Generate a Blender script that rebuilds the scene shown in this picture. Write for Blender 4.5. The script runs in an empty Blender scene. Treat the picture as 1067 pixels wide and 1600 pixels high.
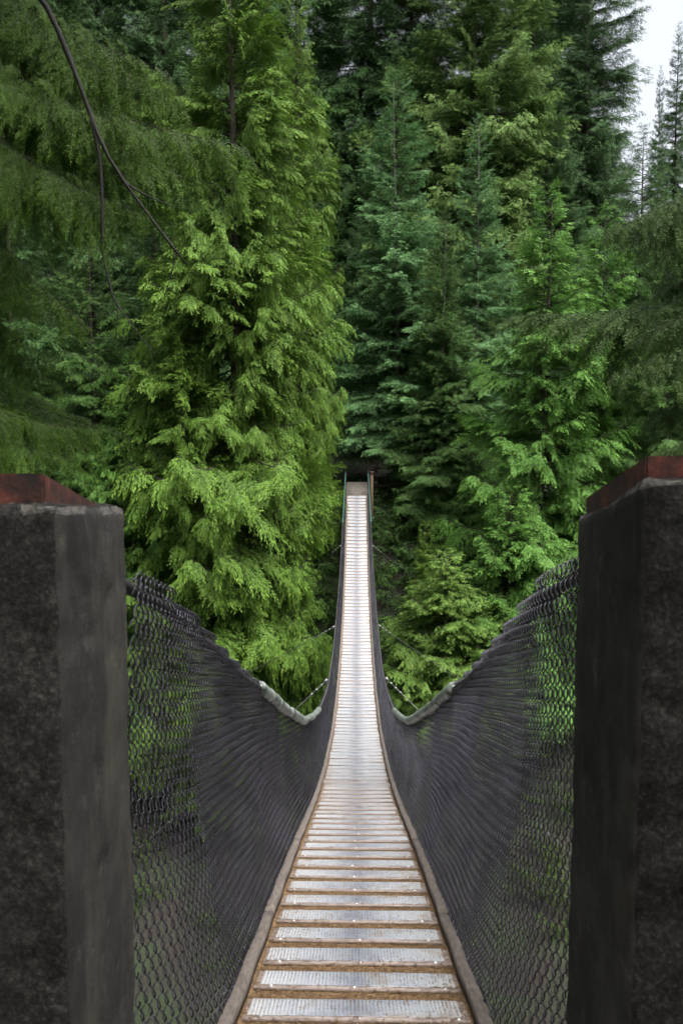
import bpy, math, random
import numpy as np
from mathutils import Vector, Matrix, noise

random.seed(7)
RNG = np.random.default_rng(11)
R = math.radians
scene = bpy.context.scene
col = scene.collection

# ------------------------------------------------------------------ camera
F = 1300.0 / 1600.0                      # focal length over picture height
PITCH = math.atan(110 / 1300.0)
YAW = math.atan(24 / 1300.0)
cd = bpy.data.cameras.new('camera')
cam = bpy.data.objects.new('camera', cd)
col.objects.link(cam)
cd.sensor_fit = 'VERTICAL'
cd.sensor_height = 36.0
cd.lens = 36.0 * F
cd.clip_start = 0.05
cd.clip_end = 3000
cam.location = (0, 0, 0)
cam.rotation_euler = (math.pi / 2 - PITCH, 0, YAW)
cd.dof.use_dof = True
cd.dof.focus_distance = 16
cd.dof.aperture_fstop = 5.6
scene.camera = cam

# ------------------------------------------------------------------ sky, sun, exposure
SUN_EL, SUN_AZ = 66.0, 130.0              # azimuth clockwise from +Y (the bridge's direction)
w = bpy.data.worlds.new('World')
scene.world = w
w.use_nodes = True
nt = w.node_tree
sky = nt.nodes.new('ShaderNodeTexSky')
sky.sky_type = 'NISHITA'
sky.sun_disc = False
sky.sun_elevation = R(SUN_EL)
sky.sun_rotation = R(SUN_AZ)
sky.air_density = 1.0
sky.dust_density = 8.0
sky.ozone_density = 1.0
hsv = nt.nodes.new('ShaderNodeHueSaturation')      # thin overcast: the sky is nearly white
hsv.inputs['Saturation'].default_value = 0.32
nt.links.new(sky.outputs[0], hsv.inputs['Color'])
nt.links.new(hsv.outputs[0], nt.nodes['Background'].inputs[0])
nt.nodes['Background'].inputs[1].default_value = 0.10
sl = bpy.data.lights.new('sun', 'SUN')
sl.energy = 1.5
sl.angle = R(38)
sl.color = (1.0, 0.96, 0.9)
so = bpy.data.objects.new('sun', sl)
col.objects.link(so)
so.location = (20, 10, 60)
sd = Vector((math.cos(R(SUN_EL)) * math.sin(R(SUN_AZ)), math.cos(R(SUN_EL)) * math.cos(R(SUN_AZ)), math.sin(R(SUN_EL))))
so.rotation_euler = (-sd).to_track_quat('-Z', 'Y').to_euler()
vs = scene.view_settings
vs.view_transform = 'Standard'
vs.look = 'None'
vs.exposure = 1.95
vs.gamma = 1
vs.use_curve_mapping = False
cy = scene.cycles
cy.max_bounces = 4
cy.diffuse_bounces = 2
cy.glossy_bounces = 3
cy.transmission_bounces = 3
cy.transparent_max_bounces = 8
cy.use_adaptive_sampling = True
cy.adaptive_threshold = 0.025
cy.use_denoising = True
cy.denoising_input_passes = 'RGB_ALBEDO_NORMAL'
cy.sample_clamp_indirect = 6

# ------------------------------------------------------------------ helpers
def px(x, y, Y):
    """point at depth Y along the bridge seen at photograph position (x, y)"""
    c, s = math.cos(PITCH), math.sin(PITCH)
    u, v = (x - 533.5) / 1300.0, (y - 800) / 1300.0
    X0, Y0, Z0 = u, c - v * s, -s - v * c
    cy_, sy_ = math.cos(YAW), math.sin(YAW)
    X1, Y1 = X0 * cy_ - Y0 * sy_, X0 * sy_ + Y0 * cy_
    k = Y / Y1
    return np.array([X1 * k, Y, Z0 * k])

def tag(o, label=None, cat=None, group=None, kind=None):
    if label: o['label'] = label
    if cat: o['category'] = cat
    if group: o['group'] = group
    if kind: o['kind'] = kind
    return o

def make_mesh(name, V, F_, mats=(), mi=None, attrs=None, smooth=False):
    """F_: (n,k) int array or list of such arrays"""
    if not isinstance(F_, (list, tuple)): F_ = [F_]
    V = np.asarray(V, dtype=np.float32)
    me = bpy.data.meshes.new(name)
    me.vertices.add(len(V))
    me.vertices.foreach_set('co', V.ravel())
    loops = np.concatenate([np.asarray(f, dtype=np.int32).ravel() for f in F_])
    sizes = np.concatenate([np.full(len(f), np.asarray(f).shape[1], dtype=np.int32) for f in F_])
    starts = np.concatenate([[0], np.cumsum(sizes)[:-1]]).astype(np.int32)
    me.loops.add(len(loops))
    me.loops.foreach_set('vertex_index', loops)
    me.polygons.add(len(sizes))
    me.polygons.foreach_set('loop_start', starts)
    for m in mats: me.materials.append(m)
    if mi is not None: me.polygons.foreach_set('material_index', np.asarray(mi, dtype=np.int32))
    if smooth: me.polygons.foreach_set('use_smooth', np.ones(len(sizes), dtype=bool))
    if attrs:
        for k, a in attrs.items():
            at = me.attributes.new(k, 'FLOAT', 'POINT')
            at.data.foreach_set('value', np.asarray(a, dtype=np.float32))
    me.update(calc_edges=True)
    return me

def link(name, me, parent=None, loc=None, rot=None):
    o = bpy.data.objects.new(name, me)
    col.objects.link(o)
    if loc is not None: o.location = loc
    if rot is not None: o.rotation_euler = rot
    if parent is not None:
        o.parent = parent
        off = WORLD.get(parent.name)
        if off is not None: o.matrix_parent_inverse = off
    return o

WORLD = {}
def root(name, loc):
    o = bpy.data.objects.new(name, None)
    col.objects.link(o)
    o.location = loc
    o.empty_display_size = 0.2
    WORLD[o.name] = Matrix.Translation(-Vector(loc))
    return o

def tube(P, r, sides=8, caps=True):
    P = np.asarray(P, float)
    n = len(P)
    r = np.broadcast_to(np.asarray(r, float), (n,))
    T = np.gradient(P, axis=0)
    T /= np.linalg.norm(T, axis=1)[:, None] + 1e-9
    up = np.array([0, 0, 1.0]) if abs(T[:, 2]).mean() < 0.8 else np.array([1.0, 0.05, 0])
    A = np.cross(T, up); A /= np.linalg.norm(A, axis=1)[:, None] + 1e-9
    B = np.cross(A, T)
    a = np.arange(sides) * 2 * math.pi / sides
    V = P[:, None, :] + r[:, None, None] * (np.cos(a)[None, :, None] * A[:, None, :] + np.sin(a)[None, :, None] * B[:, None, :])
    V = V.reshape(-1, 3)
    i = np.arange(n - 1)[:, None] * sides
    j = np.arange(sides)[None, :]
    j2 = (j + 1) % sides
    Q = np.stack([i + j, i + j2, i + sides + j2, i + sides + j], -1).reshape(-1, 4)
    if caps:
        V = np.vstack([V, P[0], P[-1]])
        k = np.arange(sides); k2 = (k + 1) % sides
        c0 = np.stack([np.full(sides, n * sides), k2, k, k], -1)
        c1 = np.stack([np.full(sides, n * sides + 1), (n - 1) * sides + k, (n - 1) * sides + k2, (n - 1) * sides + k2], -1)
        T3 = np.vstack([c0[:, :3], c1[:, :3]])
        return V, Q, T3
    return V, Q, np.zeros((0, 3), int)

class MB:
    """collects vertices and faces of one mesh"""
    def __init__(s): s.V = []; s.F = {}; s.n = 0; s.m = {}
    def add(s, V, *Fs, m=0):
        for f in Fs:
            f = np.asarray(f)
            if len(f) == 0: continue
            k = f.shape[1]
            s.F.setdefault(k, []).append(f + s.n)
            s.m.setdefault(k, []).append(np.full(len(f), m))
        s.V.append(np.asarray(V, float)); s.n += len(V)
        return s
    def tube(s, P, r, sides=8, m=0, caps=True):
        V, Q, T = tube(P, r, sides, caps); return s.add(V, Q, T, m=m)
    def box(s, lo, hi, m=0, bev=0.0):
        x0, y0, z0 = lo; x1, y1, z1 = hi
        b = bev
        if b <= 0:
            V = [(x0,y0,z0),(x1,y0,z0),(x1,y1,z0),(x0,y1,z0),(x0,y0,z1),(x1,y0,z1),(x1,y1,z1),(x0,y1,z1)]
            return s.add(V, [(0,3,2,1),(4,5,6,7),(0,1,5,4),(1,2,6,5),(2,3,7,6),(3,0,4,7)], m=m)
        V = [(x0,y0,z0),(x1,y0,z0),(x1,y1,z0),(x0,y1,z0),
             (x0,y0,z1-b),(x1,y0,z1-b),(x1,y1,z1-b),(x0,y1,z1-b),
             (x0+b,y0+b,z1),(x1-b,y0+b,z1),(x1-b,y1-b,z1),(x0+b,y1-b,z1)]
        return s.add(V, [(0,3,2,1),(8,9,10,11),(0,1,5,4),(1,2,6,5),(2,3,7,6),(3,0,4,7),(4,5,9,8),(5,6,10,9),(6,7,11,10),(7,4,8,11)], m=m)
    def mesh(s, name, mats, smooth=False, attrs=None):
        ks = sorted(s.F)
        return make_mesh(name, np.vstack(s.V), [np.vstack(s.F[k]) for k in ks], mats, np.concatenate([np.concatenate(s.m[k]) for k in ks]), attrs, smooth)

def nrm(a): return a / (np.linalg.norm(a, axis=-1, keepdims=True) + 1e-9)

# ------------------------------------------------------------------ materials
def new_mat(name):
    m = bpy.data.materials.new(name)
    m.use_nodes = True
    n = m.node_tree
    b = n.nodes['Principled BSDF']
    return m, n, b

def nd(n, t, **kw):
    o = n.nodes.new(t)
    for k, v in kw.items(): setattr(o, k, v)
    return o

def ramp(n, fac, stops):
    r = nd(n, 'ShaderNodeValToRGB')
    e = r.color_ramp.elements
    while len(e) < len(stops): e.new(0.5)
    for i, (p, c) in enumerate(stops):
        e[i].position = p; e[i].color = (*c, 1)
    n.links.new(fac, r.inputs[0])
    return r.outputs[0]

def noise_tex(n, scale, detail=6, rough=0.6, coord='Object', stretch=None):
    tc = nd(n, 'ShaderNodeTexCoord')
    out = tc.outputs[coord]
    if stretch:
        mp = nd(n, 'ShaderNodeMapping'); mp.inputs['Scale'].default_value = stretch
        n.links.new(out, mp.inputs[0]); out = mp.outputs[0]
    t = nd(n, 'ShaderNodeTexNoise')
    t.inputs['Scale'].default_value = scale; t.inputs['Detail'].default_value = detail; t.inputs['Roughness'].default_value = rough
    n.links.new(out, t.inputs['Vector'])
    return t.outputs[0]

def mixc(n, fac, a, b, mode='MIX'):
    m = nd(n, 'ShaderNodeMix', data_type='RGBA', blend_type=mode)
    if isinstance(fac, (int, float)): m.inputs[0].default_value = fac
    else: n.links.new(fac, m.inputs[0])
    for s, v in ((m.inputs[6], a), (m.inputs[7], b)):
        if isinstance(v, tuple): s.default_value = (*v, 1)
        else: n.links.new(v, s)
    return m.outputs[2]

def bump(n, b, h, strength, dist=0.01):
    bp = nd(n, 'ShaderNodeBump'); bp.inputs['Strength'].default_value = strength; bp.inputs['Distance'].default_value = dist
    n.links.new(h, bp.inputs['Height']); n.links.new(bp.outputs[0], b.inputs['Normal'])

def simple(name, stops, scale, rough=0.7, bumpS=0.0, bd=0.01, metallic=0.0, stretch=None, detail=6, coord='Object', spec=0.5):
    m, n, b = new_mat(name)
    f = noise_tex(n, scale, detail, 0.65, coord, stretch)
    n.links.new(ramp(n, f, stops), b.inputs['Base Color'])
    b.inputs['Roughness'].default_value = rough
    b.inputs['Metallic'].default_value = metallic
    b.inputs['Specular IOR Level'].default_value = spec
    if bumpS: bump(n, b, f, bumpS, bd)
    return m

def leaf_mat(name, dark, light, tipc, transl=0.35, gloss=0.6, tint=False):
    m, n, b = new_mat(name)
    ar = nd(n, 'ShaderNodeAttribute', attribute_name='rnd')
    at = nd(n, 'ShaderNodeAttribute', attribute_name='tip')
    c1 = ramp(n, ar.outputs['Fac'], [(0.0, dark), (0.55, tuple((np.array(dark) + np.array(light)) / 2)), (1.0, light)])
    c2 = mixc(n, at.outputs['Fac'], c1, tipc)
    nz = noise_tex(n, 0.35, 2, 0.5)
    hs = nd(n, 'ShaderNodeHueSaturation')
    mr = nd(n, 'ShaderNodeMapRange'); mr.inputs[1].default_value = 0.3; mr.inputs[2].default_value = 0.7
    mr.inputs[3].default_value = 0.75; mr.inputs[4].default_value = 1.25
    n.links.new(nz, mr.inputs[0]); n.links.new(mr.outputs[0], hs.inputs['Value'])
    n.links.new(c2, hs.inputs['Color'])
    c = hs.outputs[0]
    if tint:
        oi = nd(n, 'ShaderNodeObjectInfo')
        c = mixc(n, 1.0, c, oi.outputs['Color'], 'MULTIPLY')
    b.inputs['Roughness'].default_value = gloss
    b.inputs['Specular IOR Level'].default_value = 0.18
    n.links.new(c, b.inputs['Base Color'])
    tr = nd(n, 'ShaderNodeBsdfTranslucent')
    n.links.new(c, tr.inputs['Color'])
    mx = nd(n, 'ShaderNodeMixShader'); mx.inputs[0].default_value = transl
    n.links.new(b.outputs[0], mx.inputs[1]); n.links.new(tr.outputs[0], mx.inputs[2])
    n.links.new(mx.outputs[0], n.nodes['Material Output'].inputs['Surface'])
    return m

M = {}
M['bark'] = simple('bark', [(0.3, (0.03, 0.022, 0.016)), (0.7, (0.11, 0.09, 0.07))], 9, 0.9, 0.8, 0.05, stretch=(1, 1, 0.2))
M['greybark'] = simple('grey_bark', [(0.3, (0.06, 0.055, 0.05)), (0.7, (0.2, 0.19, 0.17))], 9, 0.9, 0.8, 0.05, stretch=(1, 1, 0.25))
M['twig'] = simple('twig', [(0.3, (0.010, 0.007, 0.005)), (0.7, (0.032, 0.024, 0.017))], 8, 0.9)
M['leaf_cedar'] = leaf_mat('cedar_leaf', (0.022, 0.055, 0.012), (0.085, 0.165, 0.036), (0.20, 0.31, 0.08), 0.25, tint=True)
M['leaf_fir'] = leaf_mat('fir_needle', (0.020, 0.048, 0.016), (0.068, 0.13, 0.045), (0.16, 0.25, 0.09), 0.15, tint=True)
M['leaf_hemlock'] = leaf_mat('hemlock_far_needle', (0.020, 0.050, 0.014), (0.068, 0.13, 0.038), (0.15, 0.25, 0.075), 0.22, tint=True)
M['shrub'] = leaf_mat('shrub_leaf', (0.03, 0.07, 0.015), (0.08, 0.14, 0.03), (0.14, 0.19, 0.04), 0.3)
M['hemlock'] = leaf_mat('hemlock_needle', (0.013, 0.030, 0.007), (0.042, 0.088, 0.014), (0.17, 0.34, 0.025), 0.35)
M['dark_bark'] = simple('near_black_bark', [(0.3, (0.004, 0.003, 0.003)), (0.7, (0.014, 0.011, 0.009))], 30, 0.85, 0.6, 0.004)  # bark mottled near black all over
M['hemlock_r'] = leaf_mat('hemlock_needle_olive', (0.017, 0.040, 0.011), (0.048, 0.092, 0.024), (0.13, 0.22, 0.05), 0.25)
M['maple'] = leaf_mat('maple_leaf', (0.10, 0.13, 0.02), (0.24, 0.22, 0.05), (0.30, 0.28, 0.08), 0.4)

def concrete(name, agg):
    m, n, b = new_mat(name)
    f1 = noise_tex(n, 2.2, 8, 0.7)
    f2 = noise_tex(n, 38 if agg else 120, 7, 0.8)
    f3 = noise_tex(n, 4, 8, 0.72, stretch=(1, 1, 0.3))
    c = ramp(n, f1, [(0.3, (0.014, 0.0135, 0.013)), (0.55, (0.036, 0.035, 0.033)), (0.75, (0.075, 0.072, 0.066))])
    if not agg: c = mixc(n, ramp(n, f3, [(0.48, (0, 0, 0)), (0.75, (0.8, 0.8, 0.8))]), c, (0.10, 0.092, 0.072))
    if agg:
        vo = nd(n, 'ShaderNodeTexVoronoi'); vo.inputs['Scale'].default_value = 110
        tcv = nd(n, 'ShaderNodeTexCoord'); n.links.new(tcv.outputs['Object'], vo.inputs['Vector'])
        sv = nd(n, 'ShaderNodeSeparateColor'); n.links.new(vo.outputs['Color'], sv.inputs[0])
        c = mixc(n, ramp(n, sv.outputs[0], [(0.55, (0, 0, 0)), (0.95, (0.32, 0.32, 0.32))]), c, (0.11, 0.103, 0.092))
    c = mixc(n, 0.95 if agg else 0.6, c, ramp(n, f2, [(0.34, (0.12, 0.12, 0.12)), (0.52, (1.0, 1.0, 1.0)), (0.68, (2.8, 2.7, 2.5))] if agg else [(0.3, (0.35, 0.35, 0.35)), (0.65, (1.4, 1.4, 1.4))]), 'MULTIPLY')
    f4 = noise_tex(n, 9, 9, 0.78)
    c = mixc(n, ramp(n, f4, [(0.56, (0, 0, 0)), (0.72, (0.55, 0.55, 0.55))]), c, (0.15, 0.142, 0.125))
    n.links.new(c, b.inputs['Base Color'])
    b.inputs['Roughness'].default_value = 0.92
    b.inputs['Specular IOR Level'].default_value = 0.25
    bump(n, b, f2, 1.0 if agg else 0.7, 0.05 if agg else 0.015)
    return m
M['concrete'] = concrete('exposed_aggregate_concrete', True)
M['concrete_formed'] = concrete('formed_concrete', False)
M['concrete_broken'] = simple('broken_concrete_edge', [(0.35, (0.035, 0.033, 0.03)), (0.6, (0.10, 0.095, 0.085)), (0.75, (0.19, 0.18, 0.165))], 45, 0.95, 0.9, 0.03)
M['slab'] = simple('pale_concrete', [(0.3, (0.05, 0.043, 0.037)), (0.7, (0.12, 0.105, 0.092))], 6, 0.9, 0.4)
M['rust'] = simple('rust_red_steel', [(0.34, (0.010, 0.007, 0.006)), (0.47, (0.045, 0.014, 0.010)), (0.58, (0.10, 0.024, 0.014)), (0.74, (0.15, 0.055, 0.035))], 16, 0.75, 0.5, 0.01)
M['black_pvc'] = simple('black_coated_wire', [(0.35, (0.026, 0.025, 0.034)), (0.7, (0.078, 0.075, 0.10))], 40, 0.25, coord='Generated', spec=0.8, metallic=0.25)
M['sleeve_black'] = simple('black_rubber_sleeve', [(0.35, (0.012, 0.012, 0.013)), (0.7, (0.035, 0.035, 0.035))], 12, 0.6)
M['sleeve_pale'] = simple('grey_green_plastic_sleeve', [(0.36, (0.02, 0.03, 0.025)), (0.5, (0.14, 0.165, 0.145)), (0.68, (0.33, 0.35, 0.33))], 7, 0.4, 0.3, coord='Object')
M['cable'] = simple('steel_cable', [(0.3, (0.05, 0.05, 0.05)), (0.7, (0.15, 0.15, 0.155))], 60, 0.45, metallic=0.6)
M['green_hose'] = simple('dark_green_hose', [(0.3, (0.012, 0.04, 0.035)), (0.7, (0.03, 0.09, 0.075))], 20, 0.5)
M['galv'] = simple('galvanised_clamp', [(0.3, (0.12, 0.12, 0.125)), (0.7, (0.26, 0.26, 0.27))], 30, 0.4, metallic=0.7)
M['screw'] = simple('screw_steel', [(0.3, (0.5, 0.5, 0.5)), (0.7, (0.75, 0.75, 0.75))], 30, 0.3, metallic=0.9)
M['wood_red'] = simple('red_brown_timber', [(0.3, (0.15, 0.115, 0.10)), (0.55, (0.27, 0.225, 0.205)), (0.75, (0.37, 0.33, 0.31))], 5, 0.8, 0.5, 0.01, stretch=(0.6, 9, 9))
M['wood_grey'] = simple('grey_timber', [(0.3, (0.05, 0.04, 0.034)), (0.7, (0.155, 0.13, 0.112))], 5, 0.85, 0.5, 0.01, stretch=(9, 0.6, 9))
M['wood_post'] = simple('weathered_post_timber', [(0.3, (0.04, 0.026, 0.015)), (0.7, (0.12, 0.08, 0.048))], 6, 0.85, 0.5, 0.01, stretch=(6, 6, 0.6))
M['wood_dark'] = simple('dark_fence_timber', [(0.3, (0.02, 0.012, 0.009)), (0.7, (0.055, 0.032, 0.024))], 6, 0.85, 0.4)

def tread_metal():
    m, n, b = new_mat('worn_aluminium_tread')
    tc = nd(n, 'ShaderNodeTexCoord')
    oi = nd(n, 'ShaderNodeObjectInfo')
    sx = nd(n, 'ShaderNodeSeparateXYZ'); n.links.new(tc.outputs['Object'], sx.inputs[0])
    # the walked-on middle of each plate is polished and stained dark grey
    ab = nd(n, 'ShaderNodeMath', operation='ABSOLUTE'); n.links.new(sx.outputs[0], ab.inputs[0])
    vm = nd(n, 'ShaderNodeVectorMath', operation='ADD'); n.links.new(tc.outputs['Object'], vm.inputs[0])
    cb = nd(n, 'ShaderNodeCombineXYZ')
    mu = nd(n, 'ShaderNodeMath', operation='MULTIPLY'); n.links.new(oi.outputs['Random'], mu.inputs[0]); mu.inputs[1].default_value = 50
    n.links.new(mu.outputs[0], cb.inputs[1]); n.links.new(cb.outputs[0], vm.inputs[1])
    nz = nd(n, 'ShaderNodeTexNoise'); nz.inputs['Scale'].default_value = 6; nz.inputs['Detail'].default_value = 5
    n.links.new(vm.outputs[0], nz.inputs['Vector'])
    ad = nd(n, 'ShaderNodeMath', operation='MULTIPLY_ADD'); n.links.new(nz.outputs[0], ad.inputs[0]); ad.inputs[1].default_value = 0.45; n.links.new(ab.outputs[0], ad.inputs[2])
    wear = ramp(n, ad.outputs[0], [(0.20, (0.17, 0.19, 0.23)), (0.42, (0.32, 0.345, 0.385)), (0.7, (0.41, 0.425, 0.445))])
    dirt = ramp(n, nz.outputs[0], [(0.55, (1, 1, 1)), (0.75, (0.62, 0.5, 0.36))])
    n.links.new(mixc(n, 0.8, wear, dirt, 'MULTIPLY'), b.inputs['Base Color'])
    b.inputs['Metallic'].default_value = 0.3
    b.inputs['Roughness'].default_value = 0.45
    return m
M['tread'] = tread_metal()
M['litter'] = leaf_mat('needle_litter', (0.065, 0.038, 0.02), (0.24, 0.155, 0.08), (0.40, 0.29, 0.16), 0.1, 0.8)
M['litterbed'] = simple('needle_litter_bed', [(0.32, (0.03, 0.018, 0.010)), (0.5, (0.15, 0.085, 0.04)), (0.7, (0.36, 0.24, 0.12))], 45, 0.95, 0.9, 0.01, detail=8)

def ground_mat():
    m, n, b = new_mat('forest_floor')
    f = noise_tex(n, 0.5, 8, 0.7)
    g = noise_tex(n, 9, 8, 0.7)
    c = ramp(n, g, [(0.3, (0.008, 0.0065, 0.005)), (0.7, (0.024, 0.019, 0.013))])
    c = mixc(n, ramp(n, f, [(0.45, (0, 0, 0)), (0.62, (1, 1, 1))]), c, (0.016, 0.03, 0.008))
    n.links.new(c, b.inputs['Base Color'])
    b.inputs['Roughness'].default_value = 0.95
    bump(n, b, g, 1.0, 0.1)
    return m
M['ground'] = ground_mat()
mw, nw, bw = new_mat('creek_water')
bw.inputs['Base Color'].default_value = (0.02, 0.035, 0.03, 1)
bw.inputs['Roughness'].default_value = 0.12
bump(nw, bw, noise_tex(nw, 3, 4, 0.6), 0.5, 0.05)
M['water'] = mw
M['rock'] = simple('canyon_rock', [(0.3, (0.03, 0.03, 0.028)), (0.7, (0.13, 0.125, 0.115))], 3, 0.9, 0.8, 0.05)

# ------------------------------------------------------------------ the bridge's curves
KY = np.array([-2, 0, 1.7, 3.37, 4.8, 6.37, 8.06, 10.84, 13.93, 18.68, 23.0, 27.4, 32.3, 38.6, 45.7, 48, 52])
KZ = np.array([-0.65, -1.33, -1.93, -2.49, -2.92, -3.36, -3.89, -4.79, -5.62, -6.63, -7.08, -7.15, -6.85, -5.7, -3.12, -2.2, -0.6])
def _smooth_curve():
    ys = np.linspace(-2, 52, 1081)
    zs = np.interp(ys, KY, KZ)
    k = np.exp(-0.5 * (np.arange(-60, 61) * 0.05 / 0.9) ** 2); k /= k.sum()
    z2 = np.convolve(np.pad(zs, 60, mode='reflect', reflect_type='odd'), k, 'valid')
    return ys, z2
CYS, CZS = _smooth_curve()
CDS = np.gradient(CZS, CYS)
def deck(y): return np.interp(y, CYS, CZS)
def slope(y): return np.interp(y, CYS, CDS)
def rail_h(y): return np.interp(y, [2.4, 2.85, 3.5, 4.6, 6.2, 8, 10.5, 14.5, 20, 30, 40, 44, 46.5], [1.86, 1.78, 1.74, 1.62, 1.45, 1.25, 1.07, 0.98, 0.98, 1.05, 1.05, 1.1, 1.25])
def rail_x(y): return np.interp(y, [2.4, 2.85, 3.3, 6, 8, 12, 16, 30, 40, 46.5], [0.92, 0.835, 0.79, 0.75, 0.72, 0.67, 0.66, 0.71, 0.70, 0.62])
Y0, Y1 = 2.86, 45.9

# ------------------------------------------------------------------ ground
GY = [-400, -60, -12, 2.9, 3.5, 6, 9, 14, 18, 25.5, 28, 33, 36.3, 38, 42, 45.5, 47.5, 56, 80, 130, 400]
GZ = [25, 6, -2.2, -2.4, -4.6, -7.5, -11, -16.5, -23.6, -23.6, -21.0, -18.5, -15.3, -12.5, -8.5, -5.6, -4.2, -1.8, 8, 28, 60]
def ground_z(x, y):
    z = np.interp(y, GY, GZ)
    a = np.clip(np.abs(x) / 6, 0.15, 1)
    return z + a * (0.9 * np.sin(x * 0.31 + y * 0.17) + 0.6 * np.sin(x * 0.73 - y * 0.41 + 1.3) + 0.25 * np.sin(x * 1.9 + y * 1.3))
gx = np.concatenate([np.linspace(-400, -60, 18), np.linspace(-56, 56, 100), np.linspace(60, 400, 18)])
gy = np.concatenate([np.linspace(-400, -30, 16), np.linspace(-26, 90, 120), np.linspace(95, 400, 30)])
GXX, GYY = np.meshgrid(gx, gy)
GV = np.stack([GXX, GYY, ground_z(GXX, GYY)], -1).reshape(-1, 3)
nx, ny = len(gx), len(gy)
i, j = np.meshgrid(np.arange(nx - 1), np.arange(ny - 1))
GF = np.stack([j * nx + i, j * nx + i + 1, (j + 1) * nx + i + 1, (j + 1) * nx + i], -1).reshape(-1, 4)
tag(link('ground', make_mesh('ground', GV, GF, [M['ground']], smooth=True)), 'forested canyon slopes below the bridge', kind='structure')
wv = MB().add([(-400, 13, -22.3), (400, 13, -22.3), (400, 28, -22.3), (-400, 28, -22.3)], [(0, 1, 2, 3)])
tag(link('creek', wv.mesh('creek', [M['water']])), 'dark creek at the canyon bottom', kind='structure')

# ------------------------------------------------------------------ near abutment and landing
m = MB().box((-2.4, -6, -3.2), (2.4, 2.19, -1.86), bev=0.02)
tag(link('landing', m.mesh('landing', [M['slab']])), 'concrete landing at the near end of the bridge', kind='structure')

def rough_pillar(name, x0, x1, y0, y1, z0, zn, zf, seed, label):
    """concrete block, top running from zn (near edge) down to zf (far edge), rough faces"""
    r = root(name, ((x0 + x1) / 2, (y0 + y1) / 2, z0))
    V = []; Fq = []; idx = {}
    nu, nv, nw_ = 40, 24, 96
    def vid(a, b, c):
        k = (a, b, c)
        if k in idx: return idx[k]
        u, v, t = a / nu, b / nv, c / nw_
        x = x0 + (x1 - x0) * u; y = y0 + (y1 - y0) * v
        zt = zn + (zf - zn) * v
        z = z0 + (zt - z0) * t
        p = Vector((x, y, z)); s = Vector((seed, seed * 2.3, seed * 0.7))
        # faces of the mould are smooth on the bridge side and rough in front
        inner = abs(x - (x0 if x0 > 0 else x1)) < 1e-6
        amp = 0.0045 if inner else 0.012
        d = noise.noise_vector(p * 22 + s) * amp + noise.noise_vector(p * 5 + s) * (0.006 if inner else 0.012)
        pit = max(0.0, noise.noise(p * 11 + s * 3) - 0.32) * 0.02
        d += (Vector(((x0 + x1) / 2, (y0 + y1) / 2, z)) - p).normalized() * pit
        if c == nw_: d.z += 0.012 * noise.noise(p * 14 + s) - 0.012 * abs(noise.noise(p * 6 + s))
        edges = (a in (0, nu)) + (b in (0, nv)) + (c == nw_)
        if edges >= 2:
            ctr = Vector(((x0 + x1) / 2, (y0 + y1) / 2, z - (0.2 if c == nw_ else 0)))
            d += (ctr - p).normalized() * (0.012 + 0.02 * max(0, noise.noise(p * 9 + s)))
        V.append(p + d); idx[k] = len(V) - 1
        return idx[k]
    mi = []
    inner_a = 0 if x0 > 0 else nu
    def quad(*q):
        Fq.append([vid(*k) for k in q]); 
        pale = all(k[2] >= nw_ - 1 for k in q) and noise.noise(Vector((q[0][0] * 0.35 + seed, q[0][1] * 0.35, 0))) > -0.12 and not all(k[2] == nw_ for k in q)
        mi.append(2 if pale else 1 if all(k[0] == inner_a for k in q) else 0)
    for c in range(nw_):
        for a in range(nu):
            quad((a, 0, c), (a + 1, 0, c), (a + 1, 0, c + 1), (a, 0, c + 1))
            quad((a, nv, c), (a, nv, c + 1), (a + 1, nv, c + 1), (a + 1, nv, c))
        for b in range(nv):
            quad((0, b, c), (0, b, c + 1), (0, b + 1, c + 1), (0, b + 1, c))
            quad((nu, b, c), (nu, b + 1, c), (nu, b + 1, c + 1), (nu, b, c + 1))
    for a in range(nu):
        for b in range(nv):
            quad((a, b, nw_), (a + 1, b, nw_), (a + 1, b + 1, nw_), (a, b + 1, nw_))
    me = make_mesh('shaft', [tuple(v) for v in V], np.array(Fq), [M['concrete'], M['concrete_formed'], M['concrete_broken']], mi, smooth=False)
    link('shaft', me, r)
    tag(r, label, 'pillar', 'concrete pillars at the near end')
    return r

pl = rough_pillar('concrete_pillar', -2.1, -0.80, 2.21, 2.87, -3.1, -0.165, -0.225, 3.1, 'dark weathered concrete pillar at the left of the bridge entrance')
pr = rough_pillar('concrete_pillar', 0.757, 2.1, 2.21, 2.87, -3.1, -0.09, -0.25, 8.7, 'dark weathered concrete pillar at the right of the bridge entrance')

def prism(name, prof, x0, x1, mat, parent):
    """profile in (y,z) run along x with slightly broken corners"""
    n = len(prof)
    V = [(x0, y, z) for y, z in prof] + [(x1, y, z) for y, z in prof]
    Fs = [(k, (k + 1) % n, n + (k + 1) % n, n + k) for k in range(n)]
    import bmesh
    bm = bmesh.new()
    vs_ = [bm.verts.new(v) for v in V]
    for f in Fs: bm.faces.new([vs_[k] for k in f])
    bm.faces.new([vs_[k] for k in range(n)][::-1]); bm.faces.new([vs_[n + k] for k in range(n)])
    bmesh.ops.recalc_face_normals(bm, faces=bm.faces)
    bmesh.ops.bevel(bm, geom=list(bm.edges), offset=0.006, segments=2, affect='EDGES')
    me = bpy.data.meshes.new(name); bm.to_mesh(me); bm.free()
    me.materials.append(mat)
    return link(name, me, parent)
prism('saddle_cover', [(2.235, -0.20), (2.235, -0.085), (2.74, -0.215), (2.74, -0.27)], -1.95, -0.845, M['rust'], pl)
prism('saddle_block', [(2.42, -0.19), (2.42, -0.062), (2.75, -0.13), (2.75, -0.24)], -1.9, -1.16, M['rust'], pl)
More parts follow.
